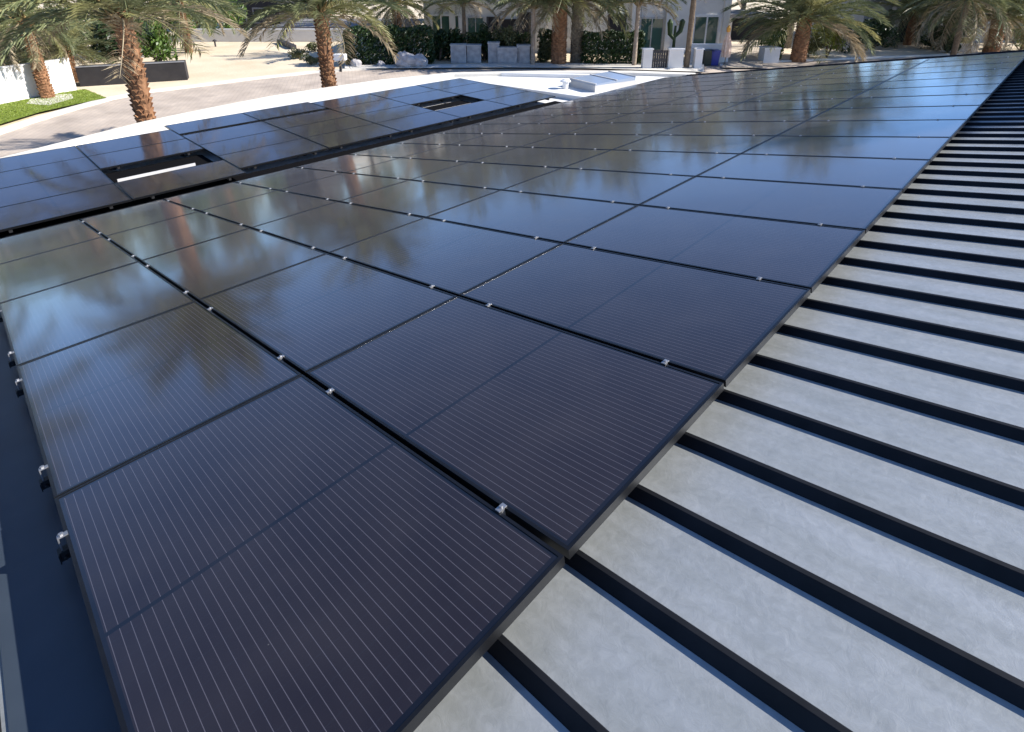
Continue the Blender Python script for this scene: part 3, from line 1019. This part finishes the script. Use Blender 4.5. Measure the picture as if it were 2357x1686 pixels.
t, pc, d = bldg('dark_house', 'dark brown low building behind the sand lot', 500, 625, 64, 4.6, 9, M['darkwall'], M['roofgrey'])
window(t, pc, d, 520, 550, 20, 50, 'shade', 'roofgrey', .12, 1)
window(t, pc, d, 570, 605, 20, 50, 'shade', 'roofgrey', .12, 1)
t, pc, d = bldg('garage', 'low building with grey roof and white front behind the brown palm', 612, 905, 60, ZAT(66, 60), 9, M['stucco'], M['roofgrey'], 'garage')
dr = MB()
a_, b_ = lx(655, pc, d), lx(712, pc, d)
dr.box(a_, b_, -.06, -.002, .02, ZAT(72, 60))
gd = dr.build('garage_door', M['white'], t)
for i in range(4):
    z = .1 + i * (ZAT(72, 60) - .1) / 4
    MB().box(a_ + .05, b_ - .05, -.085, -.0605, z, z + (ZAT(72, 60) - .1) / 4 - .05).build('panel', M['white'], gd)
# small things on the lot
q = G(478, 104)
t = thing('garden_light', 'small dark bollard light on the sand lot', 'light', (q.x, q.y, 0))
MB().tube([(0, 0, 0), (0, 0, .45)], .07, 8).build('post', M['dark'], t)
MB().tube([(0, 0, .4505), (0, 0, .50), (0, 0, .62)], [.2, .2, .05], 10).build('cap', M['dark'], t)
a, b = G(620, 96), G(652, 110)
t = thing('timber_log', 'dark timber beam lying slanted on the sand lot', 'log', ((a.x + b.x) / 2, (a.y + b.y) / 2, 0), math.atan2(b.y - a.y, b.x - a.x))
L = (b - a).length / 2
MB().box(-L, L, -.22, .22, 0, .35).build('beam', M['dark'], t)
for s in (-.7, .7):
    MB().box(s * L - .05, s * L + .05, -.24, .24, .3505, .40).build('batten', M['dark'], t)
q = B(756, 37.6)
t = thing('mailbox', 'white mailbox on a post beside the left hedge', 'mailbox', (q.x, q.y, 0), AZ)
MB().box(-.07, .07, -.07, .07, 0, .75).build('post', M['dark'], t)
mbx = MB()
pr = [(-.40, 0), (.40, 0), (.40, .34), (.36, .38), (.0, .40), (-.36, .38), (-.40, .34)]
mbx.add([(x, -.3, 0.751 + z) for x, z in pr] + [(x, .3, 0.751 + z) for x, z in pr], [tuple(range(7)), tuple(range(13, 6, -1))] + [(i, 7 + i, 7 + (i + 1) % 7, (i + 1) % 7) for i in range(7)])
mbx.build('box', M['white'], t)
# low shrubs and stones whose streaks lie left of the brown palm
for px, d, lb in ((665, 43.5, 'low dark shrub on the sand left of brown palm'), (690, 40.5, 'low dark shrub nearest the street by brown palm'), (700, 47.5, 'small low shrub behind the brown palm')):
    q = B(px, d)
    shrub('low_shrub', lb, (q.x, q.y, 0), .9, .7, .75, 700, 'bush_o', int(px), 'low desert shrubs', size=.08, lobes=5)

# ------------------------------------------------------------------ centre: hedges and white house
hedge('hedge', 'long dark hedge with boulders at its foot beside the mailbox', B(772, 40.5), B(960, 41.2), 1.6, ZAT(68, 40.5), 7500, 'hedge', 1, size=.13, top=.2)
hedge('hedge', 'dark clipped hedge below the small black window', B(1292, 41.0), B(1418, 41.0), 1.4, ZAT(74, 41), 6500, 'hedge', 2, size=.12)
hedge('hedge', 'dark green hedge left of the stout palms', B(1196, 43.5), B(1232, 43.5), 1.2, ZAT(70, 43.5), 2500, 'hedge', 3, size=.12)
hedge('hedge', 'shaggy dark hedge behind the planter boxes', B(965, 43.2), B(1178, 43.2), 1.2, ZAT(84, 43.2), 6000, 'hedge', 5, size=.13, top=.3)
hedge('hedge', 'tall clipped hedge column above the square white pillar', B(1688, 43.5), B(1724, 43.5), 1.3, ZAT(48, 43.5), 2600, 'bush', 4, size=.12)
rr_ = random.Random(31)
for i, (px, d, s, lb) in enumerate(((790, 39.3, .45, 'low flat boulder at the left end of the long hedge'), (845, 39.4, .35, 'small dark boulder under the long hedge'), (900, 39.2, .85, 'large pale boulder under the long hedge'), (930, 39.3, .7, 'square pale boulder right of the large one'))):
    q = B(px, d)
    t = thing('boulder', lb, 'boulder', (q.x, q.y, 0), rr_.uniform(0, 3), 'boulders under the hedge')
    mb = MB()
    n1, n2_ = 7, 10
    for a in range(n1 + 1):
        for b in range(n2_):
            th, ph = math.pi * a / n1, 2 * math.pi * b / n2_
            k_ = rr_.uniform(.85, 1.12)
            mb.v.append((s * k_ * math.sin(th) * math.cos(ph), s * .8 * k_ * math.sin(th) * math.sin(ph), max(0, s * .55 + s * .75 * k_ * math.cos(th))))
    for a in range(n1):
        for b in range(n2_):
            mb.f.append((a * n2_ + b, (a + 1) * n2_ + b, (a + 1) * n2_ + (b + 1) % n2_, a * n2_ + (b + 1) % n2_))
    mb.build('stone', M['rock'], t)

D1 = 47.0
t, pc, d = bldg('white_house', 'white modern house with tall glazed bays behind the hedges', 940, 1612, D1, 5.0, 10, M['stucco'], M['white'])
window(t, pc, d, 958, 1016, 36, 118, mull=2, fw=.16, fm='white')
window(t, pc, d, 1036, 1070, 40, 118, mull=1, fm='stucco2')
window(t, pc, d, 1080, 1105, 40, 68, 'shade', 'dark')
window(t, pc, d, 1110, 1150, 45, 118, 'shade', 'dark', mull=1)
window(t, pc, d, 1152, 1172, 30, 118, 'shade', 'dark', mull=0)
window(t, pc, d, 1347, 1382, 34, 76, 'shade', 'dark', mull=1)
window(t, pc, d, 1417, 1466, 42, 118, mull=1, fw=.14, fm='stucco2')
window(t, pc, d, 1536, 1588, 38, 98, mull=1, fw=.2, fm='white')
for px in (1003, 1400, 1476, 1600):
    x = lx(px, pc, d)
    MB().box(x - .22, x + .22, -.45, -.11, 0, 4.99).build('pilaster', M['stucco'], t)
# planters and plants before the glazed bay
for i, (px, d, wd, h, lb) in enumerate(((1018, 41.6, .55, 1.25, 'pale planter box nearest the long hedge'), (1052, 41.8, .5, 1.2, 'pale planter box second from the long hedge'), (1095, 41.5, .4, 1.4, 'tall grey planter box before dark windows'), (1128, 41.2, .8, 1.1, 'wide pale planter box left of slim pale palm'), (1160, 41.2, .45, 1.25, 'pale planter box touching the slim pale palm'))):
    loc, rz = facing(px, d)
    t = thing('planter', lb, 'planter', loc, rz, 'pale planter boxes')
    MB().box(-wd, wd, -.4, .4, 0, h).build('box', M['rock'], t)
    MB().box(-wd - .04, wd + .04, -.44, .44, h + .0005, h + .06).build('rim', M['stucco2'], t)
for px, d, rx, h, m, lb in ((1012, 43, .7, 2.2, 'hedge', 'dark upright shrub behind the nearest planter'), (1072, 42.6, .8, 2.6, 'hedge', 'dark cone shrub between the planters'), (1130, 42.6, 1.1, 2.5, 'bush_o', 'dry brownish shrub over the wide planter'), (975, 42.3, .8, 2.3, 'hedge', 'dark shrub at the right end of the long hedge'), (1210, 42.2, .8, 1.6, 'bush_o', 'small grey green shrub between palms')):
    q = B(px, d)
    shrub('shrub', lb, (q.x, q.y, 0), rx, rx, h, 1500, m, int(px), 'shrubs before the white house', size=.11)
# gate pillars and gate
D2 = 38.5
for px0, px1, lb in ((1422, 1442, 'white gate pillar left of the dark gate'), (1478, 1510, 'white gate pillar right of the dark gate'), (1536, 1552, 'narrow white pillar beside the slim dark palm')):
    loc, rz = facing((px0 + px1) / 2, D2)
    t = thing('gate_pillar', lb, 'pillar', loc, rz, 'white gate pillars')
    wd = span(px0, px1, D2, .8) / 2
    h = ZAT(110, D2)
    MB().box(-wd, wd, -.25, .25, 0, h).build('shaft', M['stucco'], t)
    MB().box(-wd - .05, wd + .05, -.3, .3, h + .0005, h + .08).build('cap', M['white'], t)
loc, rz = facing(1460, D2)
t = thing('garden_gate', 'dark slatted gate between two white pillars', 'gate', loc, rz)
wd = span(1443, 1477, D2, .8) / 2
h = ZAT(112, D2)
gf = MB()
gf.box(-wd, wd, -.03, .03, .05, .13)
gf.box(-wd, wd, -.03, .03, h - .08, h)
gf.build('frame', M['dark'], t)
for i in range(7):
    x = -wd + .06 + i * (2 * wd - .12) / 6
    MB().box(x - .06, x + .06, -.025, .025, .1305, h - .0805).build('slat', M['dark'], t)
loc, rz = facing(1490, 42.5)
t = thing('garden_sculpture', 'dark branching cactus-like plant behind the right gate pillar', 'plant', loc, rz)
mb = MB()
mb.tube([(0, 0, 0), (0, 0, 1.4), (0, 0, 2.5)], [.11, .11, .08], 8)
mb.tube([(0, 0, 1.5), (-.35, 0, 1.9), (-.42, 0, 2.7), (-.42, 0, 2.95)], [.1, .17, .2, .08], 8)
mb.tube([(0, 0, 1.7), (.4, .1, 2.1), (.5, .1, 2.8), (.5, .1, 2.95)], [.1, .17, .2, .08], 8)
mb.build('stem', M['hedge'], t)
t.name = 'cactus'
# white low wall with bins
D3 = 41.0
loc, rz = facing(1570, D3)
t = thing('garden_wall', 'low white wall behind the two waste bins', 'wall', loc, rz)
wd = span(1526, 1612, D3, .8) / 2
MB().box(-wd, wd, 0, .25, 0, ZAT(100, D3)).build('wall', M['stucco'], t)
MB().box(-wd - .04, wd + .04, -.04, .29, ZAT(100, D3) + .0005, ZAT(100, D3) + .07).build('cap', M['white'], t)
for px, m, lb in ((1566, 'green_p', 'dark green waste bin beside the blue one'), (1581, 'blue', 'bright blue waste bin before the low white wall')):
    loc, rz = facing(px, 40.2)
    t = thing('waste_bin', lb, 'bin', loc, rz, 'waste bins')
    body = MB()
    body.add([(-.24, -.24, .04), (.24, -.24, .04), (.24, .24, .04), (-.24, .24, .04), (-.3, -.32, 1.0), (.3, -.32, 1.0), (.3, .32, 1.0), (-.3, .32, 1.0)], [(0, 3, 2, 1), (4, 5, 6, 7), (0, 1, 5, 4), (1, 2, 6, 5), (2, 3, 7, 6), (3, 0, 4, 7)])
    body.build('body', M[m], t)
    MB().box(-.32, .32, -.35, .35, 1.0005, 1.07).build('lid', M[m], t)
    for s in (-1, 1):
        MB().tube([(s * .2 - .03, .27, .1), (s * .2 + .03, .27, .1)], .1, 10).build('wheel', M['black'], t)
# folded umbrella, leaning a little
loc, rz = facing(1606, 40.0)
t = thing('folded_umbrella', 'folded orange and blush garden umbrella at the end of low wall', 'umbrella', loc, rz)
MB().tube([(0, 0, 0), (0, 0, .12)], [.38, .34], 14).build('base', M['white'], t)
MB().tube([(0, 0, .1205), (-.05, 0, 2.4)], .03, 8).build('pole', M['wood'], t)
fo = MB()
n_ = 14
rings = [(.62, .30), (1.0, .34), (1.5, .30), (1.95, .2), (2.3, .05)]
for z, rd in rings:
    for j in range(n_):
        k_ = rd * (1 if j % 2 else .68)
        a = 2 * math.pi * j / n_
        fo.v.append((k_ * math.cos(a) - .02 * z, k_ * math.sin(a), z))
for i in range(len(rings) - 1):
    for j in range(n_):
        fo.f.append((i * n_ + j, i * n_ + (j + 1) % n_, (i + 1) * n_ + (j + 1) % n_, (i + 1) * n_ + j))
fo.build('canopy', M['pink'], t)
MB().tube([(-.045, 0, 2.3), (-.05, 0, 2.55), (-.05, 0, 2.75)], [.12, .14, .03], 10).build('cap', M['orange'], t)
# driveway and right part
sheet('driveway', [B(1600, 38.5), B(1690, 38.5), B(1690, 52), B(1615, 52)], 0.128, M['drive'])
D4 = 52
t, pc, d = bldg('carport', 'dark carport at the end of the tan drive', 1605, 1700, 56, ZAT(40, 56), 6, M['shade'], M['roofgrey'], 'carport')
for px in (1610, 1695):
    x = lx(px, pc, d)
    MB().box(x - .15, x + .15, -.5, -.2, 0, ZAT(40, 56)).build('post', M['stucco2'], t)
loc, rz = facing(1702, 41.8)
t = thing('gate_pillar', 'square white pillar under the clipped hedge column', 'pillar', loc, rz, 'white gate pillars')
wd = span(1688, 1722, 41.8, .8) / 2
h = ZAT(107, 41.8)
MB().box(-wd, wd, -.5, .5, 0, h).build('shaft', M['stucco'], t)
MB().box(-wd - .05, wd + .05, -.55, .55, h + .0005, h + .09).build('cap', M['white'], t)
for px, d, rx, h, m, lb, nn in ((1832, 44, 1.9, 2.9, 'bush_y', 'sunlit yellow green shrub right of the reddish palm', 2600), (1892, 47, 1.8, 2.4, 'hedge', 'dark shrub right of the yellow green one', 1800), (1935, 50, 1.5, 2.6, 'hedge', 'dark shrub left of the pale porch column', 1500), (2072, 48.5, 1.3, 1.9, 'hedge', 'round dark shrub in front of the porch', 1800), (2100, 47, .9, 1.3, 'hedge', 'small dark shrub touching the low white wall', 1200), (2260, 48, 1.8, 2.6, 'bush', 'green shrub at the far right edge', 1800), (1780, 45, 1.4, 1.6, 'bush_o', 'low olive shrub at the foot of the reddish palm', 1200)):
    q = B(px, d)
    shrub('shrub', lb, (q.x, q.y, 0), rx, rx, h, nn, m, int(px), 'shrubs at the right', size=.13)
t, pc, d = bldg('porch_house', 'grey white house with dark porch openings at the right', 1900, 2420, 54, 4.2, 10, M['stucco2'], M['stucco'])
window(t, pc, d, 1912, 1945, 45, 110, 'shade', 'dark', mull=0, name='opening')
window(t, pc, d, 1975, 2030, 42, 110, 'shade', 'dark', mull=1, name='opening')
window(t, pc, d, 2078, 2106, 38, 110, 'shade', 'dark', mull=0, name='opening')
window(t, pc, d, 2230, 2290, 40, 100, 'glass', 'white', mull=1)
for px in (1958, 2052):
    x = lx(px, pc, d)
    MB().box(x - .3, x + .3, -1.1, -.5, 0, 4.19).build('column', M['stucco2'], t)
loc, rz = facing(2125, 47.5)
t = thing('garden_wall', 'low white wall block with cream top left of the far right palm', 'wall', loc, rz)
wd = span(2088, 2160, 47.5, .8) / 2
MB().box(-wd, wd, -.3, .3, 0, ZAT(96, 47.5)).build('wall', M['stucco'], t)
MB().box(-wd * .55, wd * .35, -.2, .2, ZAT(96, 47.5) + .001, ZAT(84, 47.5)).build('upstand', M['cream'], t)
